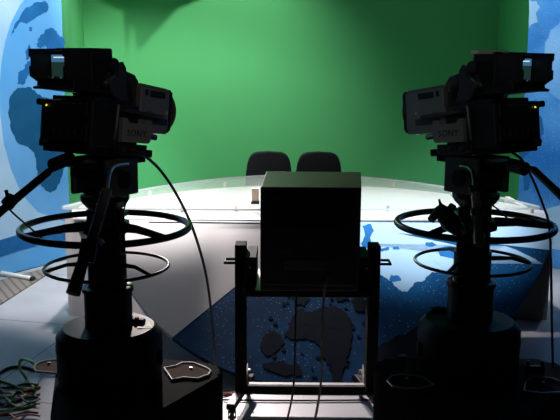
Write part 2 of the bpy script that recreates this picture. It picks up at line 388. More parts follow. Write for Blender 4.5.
# ------------------------------------------------------------------ desk
YD = 5.42; ZT = 0.705
desk = thing('news_desk', 'wide white presenter desk with blue globe print and glass top before the green wall', 'desk', (0, YD, 0))
O = Vector((0, YD, 0))
xl = at(68, 300, YD).x; xr = at(547, 300, YD).x
MB().box(((xl + xr - 0.30) / 2, 0.02, ZT / 2), (xr - xl - 0.30, 0.04, ZT), bev=0.004).build('front_panel', WHITE, desk)
MB().box((xr - 0.14, 0.0, ZT / 2), (0.28, 0.05, ZT), bev=0.004).build('side_panel', ENDSHADE, desk)  # white end panel, painted dark as if shaded by the disc
MB().box((xl + 0.02, 0.55, ZT / 2), (0.04, 1.02, ZT), bev=0.004).build('side_panel', WHITE, desk)
MB().box((xr - 0.02, 0.55, ZT / 2), (0.04, 1.02, ZT), bev=0.004).build('side_panel', WHITE, desk)
# leaning half disc front
pc = at(330, 391.5, Z=0.015); ptop = Vector((0, YD - 0.13, 0.717))
slope = Vector((0, ptop.y - pc.y, ptop.z - pc.z)).normalized()
nd = Vector((0, -slope.z, slope.y))
def dp(x, y): return on_plane(x, y, ptop, nd)
cx, cy, ea, eb = 330, 203, 226, 187.5
def ell(x): return cy + eb * math.sqrt(max(0, 1 - ((x - cx) / ea) ** 2))
low = []
ytopl = 229
th0 = math.asin((ytopl - cy) / eb)
for i in range(49):
    t_ = th0 + (PI - 2 * th0) * i / 48
    low.append((cx + ea * math.cos(t_), cy + eb * math.sin(t_)))
# top edge follows the counter front, right to left
xa, ya = low[-1]; xb, yb = low[0]
def topy(px):   # pixel of the top edge of the leaning plane
    r = ray(px, 225); lo_, hi_ = 150, 300
    for _ in range(30):
        mid = (lo_ + hi_) / 2
        if dp(px, mid).z > 0.717: lo_ = mid
        else: hi_ = mid
    return lo_
top = [(px, topy(px)) for px in (xa - 2, 180, 260, 330, 400, 480, xb + 2)]
outline = low + top
mb = MB(); w3 = [dp(x, y) - O for x, y in outline]; mb.sheet(w3, nd, 0.03, 0)
def decal(pts, mi, k): 
    mb.sheet([dp(x, y) - O + nd * (0.001 + 0.0005 * k) for x, y in pts], nd, 0.0008, mi)
def inell(x, y, m=2): return ((x - cx) / (ea - m)) ** 2 + ((y - cy) / (eb - m)) ** 2 <= 1
# white field left of the straight diagonal
wl = [(x, y) for x, y in low if x < 173]
wl = [(x + 0.1, y - 0.1) for x, y in wl]
decal([(172.5, ell(172.5) - 0.1), (236, 286), (300, 240), (322, topy(322) + 0.6), (250, topy(250) + 0.6), (180, topy(180) + 0.6), (xa, topy(xa) + 0.6)] + wl[::-1], 1, 0)
# pale land and ice on the upper right
pale = rough_outline([(346, topy(346) + 0.6), (345, 250), (352, 285), (362, 262), (374, 268), (383, 276), (392, 281), (399, 290), (407, 292), (414, 283), (425, 280), (432, 272), (446, 272), (455, 268), (470, 262), (490, 255), (505, 246), (520, 252), (543, 264)], 1.0, 4)
tail = [(549, 250), (553.5, 236), (554, topy(554) + 0.8), (500, topy(500) + 0.8), (420, topy(420) + 0.8)]
decal(pale + tail, 2, 0)
for pl in ([(362, 226), (371, 224), (374, 231), (370, 238), (372, 246), (364, 250), (361, 244), (365, 236)],
           [(380, 249), (388, 247), (389, 250), (382, 252)], [(392, 247), (398, 246), (400, 249), (394, 250)],
           [(391, 275), (399, 276), (401, 281), (394, 282), (389, 280)], [(425, 243), (432, 242), (437, 245), (431, 247), (426, 246)],
           [(436, 249), (450, 246), (462, 248), (470, 254), (462, 262), (450, 258), (440, 256)]):
    decal(rough_outline(pl, 0.7, 3), 3, 1)
for pl in ([(430, 252), (437, 254), (444, 262), (452, 268), (448, 270), (438, 265), (431, 258)],):
    decal(rough_outline(pl, 0.6, 3), 2, 2)
# navy land seen under the monitor
lands = [[(262, 338), (270, 330), (280, 334), (284, 342), (276, 352), (268, 356), (261, 350)],
           [(284, 336), (292, 318), (300, 308), (310, 312), (325, 306), (340, 308), (350, 318), (352, 338), (346, 362), (340, 384), (334, 386), (330, 366), (322, 356), (318, 342), (306, 338), (296, 340)],
           [(292, 296), (300, 292), (310, 298), (304, 306), (294, 304)], [(334, 292), (346, 292), (348, 300), (338, 302)],
           [(352, 300), (362, 296), (368, 304), (364, 312), (354, 310)],
           [(262, 364), (280, 361), (300, 366), (302, 376), (280, 374), (266, 370)],
           [(372, 352), (390, 340), (408, 332), (425, 322), (440, 318), (436, 338), (416, 352), (396, 372), (374, 386), (366, 372)]]
for k in range(46):
    x = random.uniform(268, 366); y = random.uniform(294, 378); q_ = random.uniform(1, 3.2)
    lands.append([(x + q_ * random.uniform(0.5, 1.3) * math.cos(a_), y + 0.7 * q_ * random.uniform(0.5, 1.3) * math.sin(a_)) for a_ in (0, 1.2, 2.3, 3.4, 4.5, 5.4)])
for k, pl in enumerate(lands):
    decal(rough_outline(pl, 1.6 if k < 7 else 0.3, 6 if k < 7 else 2), 4, 1 + (k % 5) * 0.3)
MB_disc = mb.build('globe_panel', [GLOBE, WHITE, PALE, LAND2, NAVY], desk)
for f in MB_disc.data.polygons:
    if f.material_index == 0 and len(f.vertices) == 4 and f.center.x < dp(172, 331).x: f.material_index = 1
# counter
def lens_outline(xL, yM, xR, near, far, n=30, Z=0.72):
    pass
def arc_outline(z, L, R, farpts, nearpts):
    return [at(x, y, Z=z) - O for x, y in farpts + nearpts]
def para(xs, f): return [(x, f(x)) for x in xs]
xsf = [62 + (540 - 62) * i / 40 for i in range(41)]
ZG = 0.775; ZC = 0.72
def cfar(x): u = (x - 306) / 243; return 185 + 27 * abs(u) ** 2.1
def cnear(x): return 218.2 + 1.5 * (1 - ((x - 306) / 243) ** 2)
xsc = [72 + (547 - 72) * i / 40 for i in range(41)]
mb = MB(); top_pts = [at(x, cfar(x), Z=ZC) - O for x in xsc] + [at(x, cnear(x), Z=ZC) - O for x in xsc[::-1]]
mb.sheet(top_pts, (0, 0, 1), 0.012)
mb.build('counter', WHITE, desk)
def gfar(x): u = (x - 301) / 239; return 174 + 32 * abs(u) ** 1.9
def gnear(x): u = (x - 301) / 239; return 207.5 + 1.2 * (1 - u * u)
gp = [at(x, gfar(x), Z=ZG) - O for x in xsf] + [at(x, gnear(x), Z=ZG) - O for x in xsf[::-1]]
mb = MB(); mb.sheet(gp, (0, 0, 1), 0.015)
g = mb.build('glass_top', [GLASS, GEDGE], desk)
for f in g.data.polygons:
    if abs(f.normal.z) < 0.5: f.material_index = 1
for (x, y) in ((95, 210), (182, 212), (236, 211), (388, 211), (445, 212), (532, 213), (150, 196), (225, 187), (393, 187), (452, 196)):
    p = at(x, y, Z=ZC) - O
    MB().lathe([(0.012, 0), (0.012, ZG - ZC - 0.016)], (p.x, p.y, ZC + 0.0005), 14).build('standoff', SILVER if y > 205 else WHITEP, desk)
# dark strip standing in for the shadow gap under the counter
gl = at(150, 222, YD - 0.1); gr_ = at(262, 222, YD - 0.1)
MB().box(((gl.x + gr_.x) / 2, -0.154, 0.706), (gr_.x - gl.x, 0.008, 0.007)).build('gap_shadow_strip', BLACKM, desk)
# things on the desk
p = at(255, 205, Z=ZG)
o = MB().box((0, 0, 0.065), (0.05, 0.02, 0.09), bev=0.002).box((0, 0, 0.01), (0.06, 0.05, 0.02), mi=1, bev=0.002).build('card_holder', [BEIGE, BLACK])
o.location = (p.x, p.y + 0.05, ZG + 0.001); tag(o, 'small beige card holder standing on the glass desk top just left of the monitor', 'card holder')
# ------------------------------------------------------------------ unseen studio lamps, flaps added to shade the green wall
def lamp(label, L, target, flaps):
    t = thing('studio_spotlight', label, 'spotlight', L)
    d = (Vector(target) - L).normalized(); q = d.to_track_quat('Z', 'Y').to_matrix().to_4x4()
    MB().lathe([(0.09, -0.34), (0.12, -0.30), (0.12, -0.05), (0.14, -0.03), (0.14, 0.03), (0.115, 0.03), (0.10, -0.06), (0.0, -0.08)], M=q, seg=28, caps=False).build('housing', BLACKM, t)
    MB().tube([(-0.15, 0, -0.15), (-0.15, 0, 0.22), (0.15, 0, 0.22), (0.15, 0, -0.15)], 0.01, 8).build('yoke', BLACKM, t)
    for fl in flaps:
        pts = [Vector(p) - L for p in fl]
        n = (pts[1] - pts[0]).cross(pts[2] - pts[0])
        MB().sheet(pts, n, 0.002).build('shade_flap', BLACKM, t)  # added flap, outlined after the shadow wanted on the wall
def toward(L, px, py, k):
    W = at(px, py, YB); return L + (W - L) * k
lamp('unseen black studio spotlight at the left of the green booth, top flap added to shade the wall', GA, (-1.1, 9, 1.0),
     [[toward(GA, -200, 30, 0.13), toward(GA, 200, 36, 0.13), toward(GA, 480, 62, 0.13), toward(GA, 760, 70, 0.13), toward(GA, 760, -300, 0.13), toward(GA, -200, -300, 0.13)]])
lamp('unseen black studio spotlight before the green booth centre, flap added to cast a notched shadow', GB, (-0.6, 9, 1.3),
     [[toward(GB, 95, -60, 0.3), toward(GB, 100, 2, 0.3), toward(GB, 123, 12, 0.3), toward(GB, 127, 56, 0.3), toward(GB, 131, 20, 0.3), toward(GB, 138, 52, 0.3), toward(GB, 176, 10, 0.3), toward(GB, 200, 0, 0.3), toward(GB, 200, -60, 0.3)]])
# ------------------------------------------------------------------ chairs
def chair():
    t = thing('office_chair', '', 'chair')
    poly = []
    for i in range(24):
        a = 2 * PI * i / 24
        e = 0.42 if math.sin(a) > 0 else 0.5
        x = 0.228 * math.copysign(abs(math.cos(a)) ** e, math.cos(a)); z = 0.23 * math.copysign(abs(math.sin(a)) ** 0.55, math.sin(a))
        x *= 1.0 - 0.10 * (z / 0.23)
        poly.append((x, z))
    mb = MB(); mb.prism(poly, -0.03, 0.03, bev=0.018, M=Matrix.Translation((0, 0.22, 0.68)) @ Matrix.Rotation(PI / 2 + 0.1, 4, 'X'))
    mb.build('backrest', FABRIC, t)
    sp = [(0.24 * math.copysign(abs(math.cos(2 * PI * i / 24)) ** 0.5, math.cos(2 * PI * i / 24)), 0.23 * math.copysign(abs(math.sin(2 * PI * i / 24)) ** 0.5, math.sin(2 * PI * i / 24))) for i in range(24)]
    MB().prism(sp, 0.42, 0.49, bev=0.02).build('seat', FABRIC, t)
    MB().tube([(0, 0.1, 0.40), (0, 0.28, 0.41), (0, 0.30, 0.5), (0, 0.262, 0.62)], 0.018).build('back_bracket', BLACKM, t)
    MB().lathe([(0.03, 0.08), (0.03, 0.25), (0.018, 0.25), (0.018, 0.42)]).build('gas_column', BLACKM, t)
    for k in range(5):
        a = 2 * PI * k / 5
        l = MB().tube([(0.02 * math.cos(a), 0.02 * math.sin(a), 0.10), (0.28 * math.cos(a), 0.28 * math.sin(a), 0.075)], [0.022, 0.014]).build('leg', BLACKM, t)
        MB().lathe([(0.022, -0.02), (0.028, -0.008), (0.028, 0.008), (0.022, 0.02)], (0.28 * math.cos(a), 0.28 * math.sin(a), 0.03), 14, M=Matrix.Rotation(PI / 2, 4, 'X')).build('caster', BLACKR, l)
    return t
def copy_tree(o, parent=None):
    c = o.copy(); C.objects.link(c)
    if parent: c.parent = parent
    for ch in [x for x in o.children]: copy_tree(ch, c)
    return c
YC = 7.9
c0 = chair(); c1 = copy_tree(c0)
for c, px, lab in ((c0, 269, 'black fabric office chair behind the glass desk, the left one of the pair'), (c1, 319, 'black fabric office chair behind the glass desk, the right one of the pair')):
    p = at(px, 153, YC); c.location = (p.x, YC - 0.22, 0); c['label'] = lab; c['group'] = 'presenter chairs behind the desk'
    c.rotation_euler = (0, 0, 0)
# ------------------------------------------------------------------ studio camera and pedestal
def studio_camera(label, loc, phi, tilt, side, num):
    t = thing('studio_camera', label, 'camera', loc, (tilt, 0, -phi), 'studio cameras on pedestals')
    s = side
    # body
    mb = MB(); mb.box((0, -0.07, 0.085), (0.24, 0.22, 0.15), bev=0.008)
    mb.box((0, -0.175, 0.13), (0.20, 0.02, 0.05), bev=0.003); mb.box((0, -0.18, 0.055), (0.21, 0.012, 0.06), bev=0.003)
    mb.box((0, -0.06, 0.166), (0.20, 0.18, 0.016), bev=0.004)
    for i in range(6): mb.box((-0.08 + 0.032 * i, -0.187, 0.055), (0.02, 0.006, 0.02), bev=0.002)
    body = mb.build('camera_body', BLACK, t)
    MB().tube([(-s * 0.09, -0.17, 0.145), (-s * 0.09, -0.215, 0.147)], 0.011, 10).build('rear_knob', BLACKR, t)
    MB().tube([(-s * 0.08, -0.17, 0.02), (-s * 0.08, -0.205, 0.02)], 0.010, 10).build('rear_knob', BLACKR, t)
    MB().box((-s * 0.082, -0.189, 0.138), (0.006, 0.003, 0.006)).build('tally_lamp', LED, t)
    mb = MB()
    for i in range(5): mb.box((-0.05 + 0.03 * i, -0.186, 0.147), (0.016, 0.0015, 0.003))
    mb.build('rear_legend', LETTERW, body)
    # sloping base bracket under body
    MB().box((0, -0.02, 0.0), (0.2, 0.32, 0.026), bev=0.004).box((0, -0.15, 0.012), (0.22, 0.08, 0.02), bev=0.004).build('camera_plate', BLACKM, t)
    # side panels and handles on both flanks
    for q in (-1, 1):
        mb = MB(); y0, y1 = -0.055, 0.085
        mb.prism([(y0, 0.035), (y1 - 0.01, 0.035), (y1, 0.045), (y1, 0.115), (y1 - 0.03, 0.115), (y1 - 0.038, 0.098), (y0 + 0.03, 0.098), (y0 + 0.02, 0.115), (y0, 0.115)], 0, 0.02, bev=0.002,
                 M=Matrix.Translation((q * 0.118 if q > 0 else -0.138, 0, 0)) @ Matrix(((0, 0, 1, 0), (1, 0, 0, 0), (0, 1, 0, 0), (0, 0, 0, 1))))
        pn = mb.build('side_panel', PANELG, t)
        R = Matrix(((0, 0, 1), (1, 0, 0), (0, 1, 0))).to_4x4() if q > 0 else Matrix(((0, 0, -1), (-1, 0, 0), (0, 1, 0))).to_4x4()
        MB().text('SONY', 0.032, Matrix.Translation((q * 0.1385, 0.012, 0.066)) @ R, space=1.15).build('lettering', LETTER, pn)
        MB().box((q * 0.136, 0.035, 0.135), (0.04, 0.19, 0.012), bev=0.004, rot=(-0.04, 0, 0)).build('side_shelf', GREYD, t)
        mb = MB().box((q * 0.112, 0.0, 0.012), (0.03, 0.16, 0.034), bev=0.003)
        for i in range(5): mb.tube([(q * 0.122, -0.06 + 0.026 * i, 0.012), (q * 0.131, -0.06 + 0.026 * i, 0.012)], 0.008, 8, mi=1 if i % 2 else 0)
        mb.build('connector_row', [BLACK, GREYD], t)
        MB().tube([(q * 0.118, -0.062, 0.155), (q * 0.124, -0.072, 0.09), (q * 0.118, -0.072, 0.04)], 0.008).build('grab_handle', GREYD, t)
    # box lens
    EX = 0.0 if s > 0 else 0.04; RL = 0.045 if s > 0 else 0.022
    def loft(secs, bev=0):
        mb = MB(); rings = []
        for (y, hw, z0, z1) in secs:
            ch = 0.012
            rings.append([mb.bm.verts.new(p) for p in ((-hw + ch, y, z0), (hw - ch, y, z0), (hw, y, z0 + ch), (hw, y, z1 - ch), (hw - ch, y, z1), (-hw + ch, y, z1), (-hw, y, z1 - ch), (-hw, y, z0 + ch))])
        for a, b in zip(rings, rings[1:]):
            for k in range(8): mb.bm.faces.new((a[k], a[(k + 1) % 8], b[(k + 1) % 8], b[k]))
        mb.bm.faces.new(rings[0]); mb.bm.faces.new(rings[-1][::-1])
        return mb
    lens = loft([(0.055, 0.105, 0.10, 0.262), (0.06, 0.108, 0.098, 0.268), (0.205 + EX, 0.102, 0.104, 0.262), (0.212 + EX, 0.098, 0.108, 0.258)]).build('box_lens', GREY, t); lens.location = (0, 0, -0.028)
    loft([(0.2125 + EX, 0.1, 0.106, 0.26), (0.226 + EX, 0.1, 0.106, 0.26)]).build('front_frame', BLACK, lens)
    RX = Matrix.Rotation(-PI / 2, 4, 'X')
    MB().lathe([(0.08, 0.0), (0.084, 0.006), (0.084, RL), (0.075, RL + 0.008), (0.068, 0.012), (0.0, 0.012)], (0, 0.226 + EX, 0.182), 36, M=RX).build('lens_rim', LENSRIM, lens)
    MB().lathe([(0.066, 0.012), (0.05, 0.022), (0.02, 0.028), (0.0, 0.029)], (0, 0.226 + EX, 0.182), 36, M=RX, caps=False).build('lens_glass', LENSG, lens)
    for q in (-1, 1):
        MB().box((q * 0.098, 0.13 + EX / 2, 0.106), (0.014, 0.145 + EX, 0.012), bev=0.003).build('lower_moulding', PANELG, lens)
        MB().box((q * 0.1065, 0.14, 0.236), (0.006, 0.075, 0.022), bev=0.001).build('vent_slot', BLACK, lens)
        MB().box((q * 0.1065, 0.082, 0.238), (0.006, 0.015, 0.02), bev=0.001).build('side_switch', BLACK, lens)
        bd = MB().box((q * 0.105, 0.138, 0.142), (0.0062, 0.12, 0.024), bev=0.0005).build('colour_band', BAND, lens)
        R = Matrix(((0, 0, 1), (1, 0, 0), (0, 1, 0))).to_4x4() if q > 0 else Matrix(((0, 0, -1), (-1, 0, 0), (0, 1, 0))).to_4x4()
        MB().text('XJ', 0.03, Matrix.Translation((q * 0.1062, 0.10, 0.166)) @ R, 0.001).build('lettering', BAND, lens)
        MB().box((q * 0.1062, 0.194, 0.176), (0.002, 0.006, 0.01)).build('white_mark', LABELY, lens)
    MB().tube([(s * 0.095, 0.04, 0.095), (s * 0.098, 0.15, 0.086)], 0.011, 10).build('zoom_motor', BLACK, lens)
    # wedge-shaped lens adapter between body and lens
    mb = MB(); M_ = Matrix(((0, 0, 1, 0), (1, 0, 0, 0), (0, 1, 0, 0), (0, 0, 0, 1)))
    mb.prism([(-0.04, 0.15), (0.062, 0.09), (0.064, 0.245), (0.045, 0.265), (-0.005, 0.275), (-0.015, 0.25), (-0.03, 0.21)], -0.085, 0.085, M=M_, bev=0.004)
    ad = mb.build('lens_adapter', GREYD, t)
    for q in (-1, 1):
        R = Matrix(((0, 0, 1), (1, 0, 0), (0, 1, 0))).to_4x4() if q > 0 else Matrix(((0, 0, -1), (-1, 0, 0), (0, 1, 0))).to_4x4()
        MB().box((q * 0.087, 0.015, 0.215), (0.008, 0.02, 0.09), rot=(0.3 , 0, 0), bev=0.002).build('adapter_rib', BLACK, ad)
        if num: MB().text(num, 0.035, Matrix.Translation((q * 0.0862, 0.047, 0.225)) @ R, 0.001).build('camera_number', PANELG, ad)
    # viewfinder
    vf = -0.0
    VM = Matrix.Translation((0, -0.05, 0.29)) @ Matrix.Rotation(-tilt, 4, 'X') @ Matrix.Translation((0, 0.05, -0.302))
    mb = MB(); y0, y1 = -0.27, -0.16; hw = 0.078; zt, zb = 0.345, 0.232
    for q in (-1, 1):
        mb.prism([(y0, zb + 0.03), (y0 + 0.05, zb), (y1, zb), (y1, zt), (y0, zt), (y0, zt - 0.02), (y0 + 0.006, zt - 0.024), (y0 + 0.006, zt - 0.05), (y0, zt - 0.054)], q * hw - 0.003, q * hw + 0.003, M=M_)
    mb.box((0, (y0 + y1) / 2, zt), (2 * hw + 0.006, y1 - y0, 0.006), bev=0.001)
    mb.box((0, (y0 + y1) / 2 + 0.025, zb), (2 * hw + 0.006, y1 - y0 - 0.05, 0.006), bev=0.001)
    hood = mb.build('viewfinder_hood', BLACKR, t)
    vfb = MB().box((0, -0.11, 0.29), (0.165, 0.10, 0.125), bev=0.006).box((0, -0.055, 0.285), (0.13, 0.03, 0.10), bev=0.008).build('viewfinder', BLACK, t)
    sc = MB().box((0, -0.188, 0.288), (0.135, 0.004, 0.085)).build('viewfinder_screen', SCREEN, t)
    MB().box((-0.02 * s, -0.191, 0.322), (0.07, 0.001, 0.004)).build('screen_text', SCRHI, sc)
    for o_ in (hood, vfb, sc): o_.matrix_basis = VM
    # yoke, arms, levers
    for q in (-1, 1):
        MB().prism([(-0.10, 0.235), (-0.06, 0.18), (-0.02, 0.165), (0.01, 0.17), (-0.012, 0.215), (-0.014, 0.28), (-0.03, 0.30), (-0.045, 0.295), (-0.05, 0.25), (-0.07, 0.245), (-0.09, 0.26)], q * 0.092 - 0.007, q * 0.092 + 0.007, M=M_, bev=0.002).build('viewfinder_yoke', GREYD, t)
        MB().tube([(q * 0.085, -0.075, 0.285), (q * 0.104, -0.075, 0.285)], 0.022, 14).build('tilt_knob', BLACK, t)
        MB().tube([(q * 0.10, -0.075, 0.25), (q * 0.11, -0.125, 0.215)], 0.009, 8).build('lock_lever', GREYD, t)
    MB().box((0, -0.13, 0.205), (0.17, 0.20, 0.035), bev=0.004).box((0, -0.02, 0.19), (0.12, 0.12, 0.05), bev=0.006).build('viewfinder_base', BLACK, t)
    MB().box((-s * 0.01, -0.225, 0.198), (0.13, 0.06, 0.008), rot=(0.35, 0, 0), bev=0.002).box((0, -0.2, 0.205), (0.08, 0.06, 0.02)).build('control_flap', BLACK, t)
    mb = MB()
    for i in range(3): mb.tube([(-0.05 + 0.04 * i, -0.205, 0.222), (-0.05 + 0.04 * i, -0.222, 0.222)], 0.007, 8)
    mb.build('control_knobs', GREYD, t)
    return t
def V(*a): return Vector(a)
def pedestal(label, cx_, Y, phi, lobes, ring_r, s, rot_sp, pads):
    t = thing('camera_pedestal', label, 'camera pedestal', (cx_, Y, 0), (0, 0, 0), 'wheeled camera pedestals')
    # base skirt: hull of three lobes
    circ = [(lx + r * math.cos(a * PI / 18), ly + r * math.sin(a * PI / 18)) for lx, ly, r in lobes for a in range(36)]
    P = sorted(set(circ))
    def half(P):
        h = []
        for p in P:
            while len(h) > 1 and (h[-1][0] - h[-2][0]) * (p[1] - h[-2][1]) - (h[-1][1] - h[-2][1]) * (p[0] - h[-2][0]) <= 1e-7: h.pop()
            h.append(p)
        return h[:-1]
    hull = half(P) + half(P[::-1])
    mb = MB().prism(hull, 0.06, 0.615, bev=0.018)
    skirt = mb.build('base_skirt', SKIRT, t)
    MB().prism([(x * 0.96, y * 0.96) for x, y in hull], 0.012, 0.06).build('wheel_guard', BLACKR, t)
    for lx, ly, r in lobes:
        MB().lathe([(0.0, -0.02), (0.05, -0.02), (0.062, -0.01), (0.062, 0.01), (0.05, 0.02), (0, 0.02)], (lx * 0.8, ly * 0.8, 0.062), 20, M=Matrix.Rotation(PI / 2, 4, 'X')).build('wheel', BLACKR, t)
    for ip, px_pts in enumerate(pads):
        pts = [at(x, y, Z=0.6195) - Vector((cx_, Y, 0)) for x, y in px_pts]
        pad = MB().prism([(p.x, p.y) for p in pts], 0.6155, 0.6195).build('foot_pad', PAD if s > 0 else SKIRT, t)
        MB().tube([(p.x, p.y, 0.62) for p in pts], 0.0048 if s > 0 else 0.0028, 6, closed=True).build('edging', PADEDGE if s > 0 else SILVER, pad)
        c_ = sum((p for p in pts), Vector()) / len(pts)
        MB().tube([(c_.x, c_.y + 0.02, 0.6195), (c_.x, c_.y + 0.02, 0.626)], 0.006, 10).build('fixing_bolt', SILVER, pad)
    # drum
    MB().lathe([(0.185, 0.60), (0.187, 0.74), (0.189, 0.745), (0.189, 0.765), (0.187, 0.77), (0.187, 0.795), (0.184, 0.800), (0.164, 0.822), (0.160, 0.826), (0.0, 0.826)], seg=64).build('drum', DRUM, t)
    if s > 0:
        def st(q, z): return [tuple(at(x, y, Z=0.826) - V(cx_, Y, 0))[:2] for x, y in q]
        mb = MB(); mb.prism(st([(135, 323), (149.5, 322.5), (152.5, 328), (137.5, 329)], 0), 0.8262, 0.8274, 0)
        mb.prism(st([(135, 323), (139.5, 322.9), (142, 328.7), (137.5, 329)], 0), 0.8275, 0.828, 1)
        mb.prism(st([(144.5, 324), (148.5, 323.8), (149.7, 327), (145.5, 327.2)], 0), 0.8275, 0.828, 2)
        mb.build('warning_sticker', [LABELY, LABELO, LABELC], t)
    v_ = at(137 if s > 0 else 438, 320 if s > 0 else 309, Z=0.835) - V(cx_, Y, 0)
    MB().box((v_.x, v_.y, 0.834), (0.06, 0.025, 0.014), rot=(0, 0, -0.3 * s), bev=0.003).tube([(v_.x, v_.y, 0.834), (v_.x, v_.y, 0.846)], 0.008).build('valve_block', BLACKR, t)
    MB().box((s * 0.188, -0.03, 0.72), (0.014, 0.03, 0.05), bev=0.003).build('latch', BLACKM, t)
    MB().text('sachtler', 0.035, Matrix.Translation((s * 0.02 if s > 0 else -0.05, min(y for x, y in hull) + 0.0, 0.5)) @ Matrix.Rotation(PI / 2, 4, 'X'), 0.001).build('lettering', LETTERW, skirt)
    # columns
    MB().lathe([(0.084, 0.826), (0.084, 0.955), (0.09, 0.957), (0.09, 0.972), (0.084, 0.975), (0.07, 0.975)], seg=48).build('outer_column', PED, t)
    MB().lathe([(0.068, 0.97), (0.068, 1.085), (0.06, 1.09), (0.056, 1.10), (0.056, 1.25), (0.075, 1.27), (0.085, 1.285), (0.085, 1.30), (0.0, 1.30)], seg=40).build('inner_column', BLACKM, t)
    mb = MB()
    for i in range(6):
        a = i * PI / 3 + 0.2
        mb.tube([(0.06 * math.cos(a), 0.06 * math.sin(a), 1.08), (0.06 * math.cos(a), 0.06 * math.sin(a), 1.25)], 0.006, 6)
    mb.build('guide_rails', BLACKM, t)
    # steering ring and spokes
    ZR = 1.185
    MB().tube([(ring_r * math.cos(a * PI / 36), ring_r * math.sin(a * PI / 36), ZR) for a in range(72)], 0.012, 12, closed=True).build('steering_ring', PED, t)
    MB().lathe([(0.056, ZR - 0.015), (0.082, ZR - 0.015), (0.082, ZR + 0.02), (0.056, ZR + 0.02)], seg=32, caps=False).build('ring_hub', BLACKM, t)
    for a in rot_sp:
        u = V(math.cos(a), math.sin(a), 0)
        MB().tube([u * 0.07 + V(0, 0, ZR + 0.010), u * 0.15 + V(0, 0, ZR + 0.012), u * ring_r + V(0, 0, ZR)], [0.019, 0.015, 0.011], 8).build('ring_spoke', PED, t)
    r2 = ring_r * 0.745; ZL = 1.045
    MB().tube([(r2 * math.cos(a * PI / 36), r2 * math.sin(a * PI / 36), ZL) for a in range(72)], 0.006, 10, closed=True).build('height_ring', PED, t)
    for k in range(3):
        a = rot_sp[0] + k * 2 * PI / 3
        MB().tube([(0.066 * math.cos(a), 0.066 * math.sin(a), ZL + 0.015), (0.14 * math.cos(a), 0.14 * math.sin(a), ZL + 0.018), (r2 * math.cos(a), r2 * math.sin(a), ZL)], [0.009, 0.007, 0.006], 8).build('height_ring_spoke', PED, t)
    return t
def pan_head(label, loc, phi, s, zb):
    """fluid head between pedestal and camera; loc = its foot"""
    t = thing('pan_tilt_head', label, 'pan and tilt head', loc, (0, 0, -phi), 'pan and tilt heads')
    h = 1.44 - zb
    MB().lathe([(0.05, 0.0), (0.075, 0.006), (0.075, 0.02), (0.06, 0.03), (0.0, 0.03)], (0, 0, 0.001), 32).build('head_bowl', BLACKM, t)
    MB().box((0, 0, 0.072), (0.13, 0.13, 0.11), bev=0.008).box((0, 0, 0.04), (0.10, 0.10, 0.04), bev=0.01).build('head_body', BLACK, t)
    for q in (-1, 1):
        ch = MB().box((q * 0.08, 0, 0.069), (0.022, 0.15, 0.13), bev=0.006).build('cheek_plate', GREYD, t)
        MB().tube([(q * 0.09, 0, 0.06), (q * 0.1, 0, 0.06)], 0.03, 20).build('drag_dial', BLACKM, ch)
    MB().box((0, 0, h - 0.022), (0.15, 0.26, 0.02), bev=0.003, rot=(math.radians(-0), 0, 0)).build('slide_plate', BLACKM, t)
    MB().tube([(-0.05, -0.075, 0.108), (0.05, -0.075, 0.108)], 0.004, 8).build('bright_rod', SILVER, t)
    return t
CAMS = []
# left rig
YL = 2.75
pl_ = at(106, 230, YL); XL = pl_.x
rgL = pedestal('black wheeled camera pedestal on the left carrying the camera that faces right', XL, YL, 0, [(0.30, 0.10, 0.10), (-0.145, 0.17, 0.095), (0.02, -0.26, 0.16)], 0.289, 1, (-0.62, 3.76, 1.5), [[(164, 368), (172, 380), (184.5, 377.7), (197, 379), (208.6, 375), (210.5, 371), (206, 368), (201, 366), (192.5, 363), (182, 363), (175.5, 366.4)], [(34, 368), (35.7, 371.5), (62, 374), (70, 360), (53.6, 360), (42, 362), (36, 364.5)]])
pan_head('black pan and tilt head on top of the left camera pedestal', (XL, YL, 1.301), math.radians(33), 1, 1.301)
studio_camera('studio camera on the left pedestal, its box lens pointing right', (XL, YL, 1.455), math.radians(33), math.radians(-7), 1, '')
YR = 2.86
XR = at(474, 230, YR).x
rgR = pedestal('black wheeled camera pedestal on the right carrying the camera that faces left', XR, YR, 0, [(-0.25, 0.06, 0.09), (0.28, 0.03, 0.12), (0.02, -0.26, 0.16)], 0.279, -1, (-0.12, 3.9, 1.75), [[(387, 381), (392, 386), (405, 388.5), (420, 388), (434, 385), (424, 378), (414, 375.5), (402, 374.5), (392, 376)], [(524, 391), (540, 393), (568, 392), (568, 384), (551, 378), (535, 377), (526, 381)]])
pan_head('black pan and tilt head on top of the right camera pedestal', (XR, YR, 1.301), math.radians(-36), -1, 1.301)
studio_camera('studio camera on the right pedestal, its box lens pointing left', (XR, YR, 1.455), math.radians(-36), math.radians(-7), -1, '2')
# pale lid on the right camera viewfinder
# pan bars -------------------------------------------------------
def bar(name, label, pts, rads, mats_, extra=None, cat='pan bar', group='camera pan bars'):
    o3 = pts[0]; t = thing(name, label, cat, o3, group=group)
    q = [p - o3 for p in pts]
    n = len(q)
    MB().tube(smooth_pts(q[:3], 6), rads[0], 10).build('bar', mats_[0], t)
    MB().tube([q[2], q[3]], rads[1], 14).build('grip', mats_[1], t)
    return t, o3
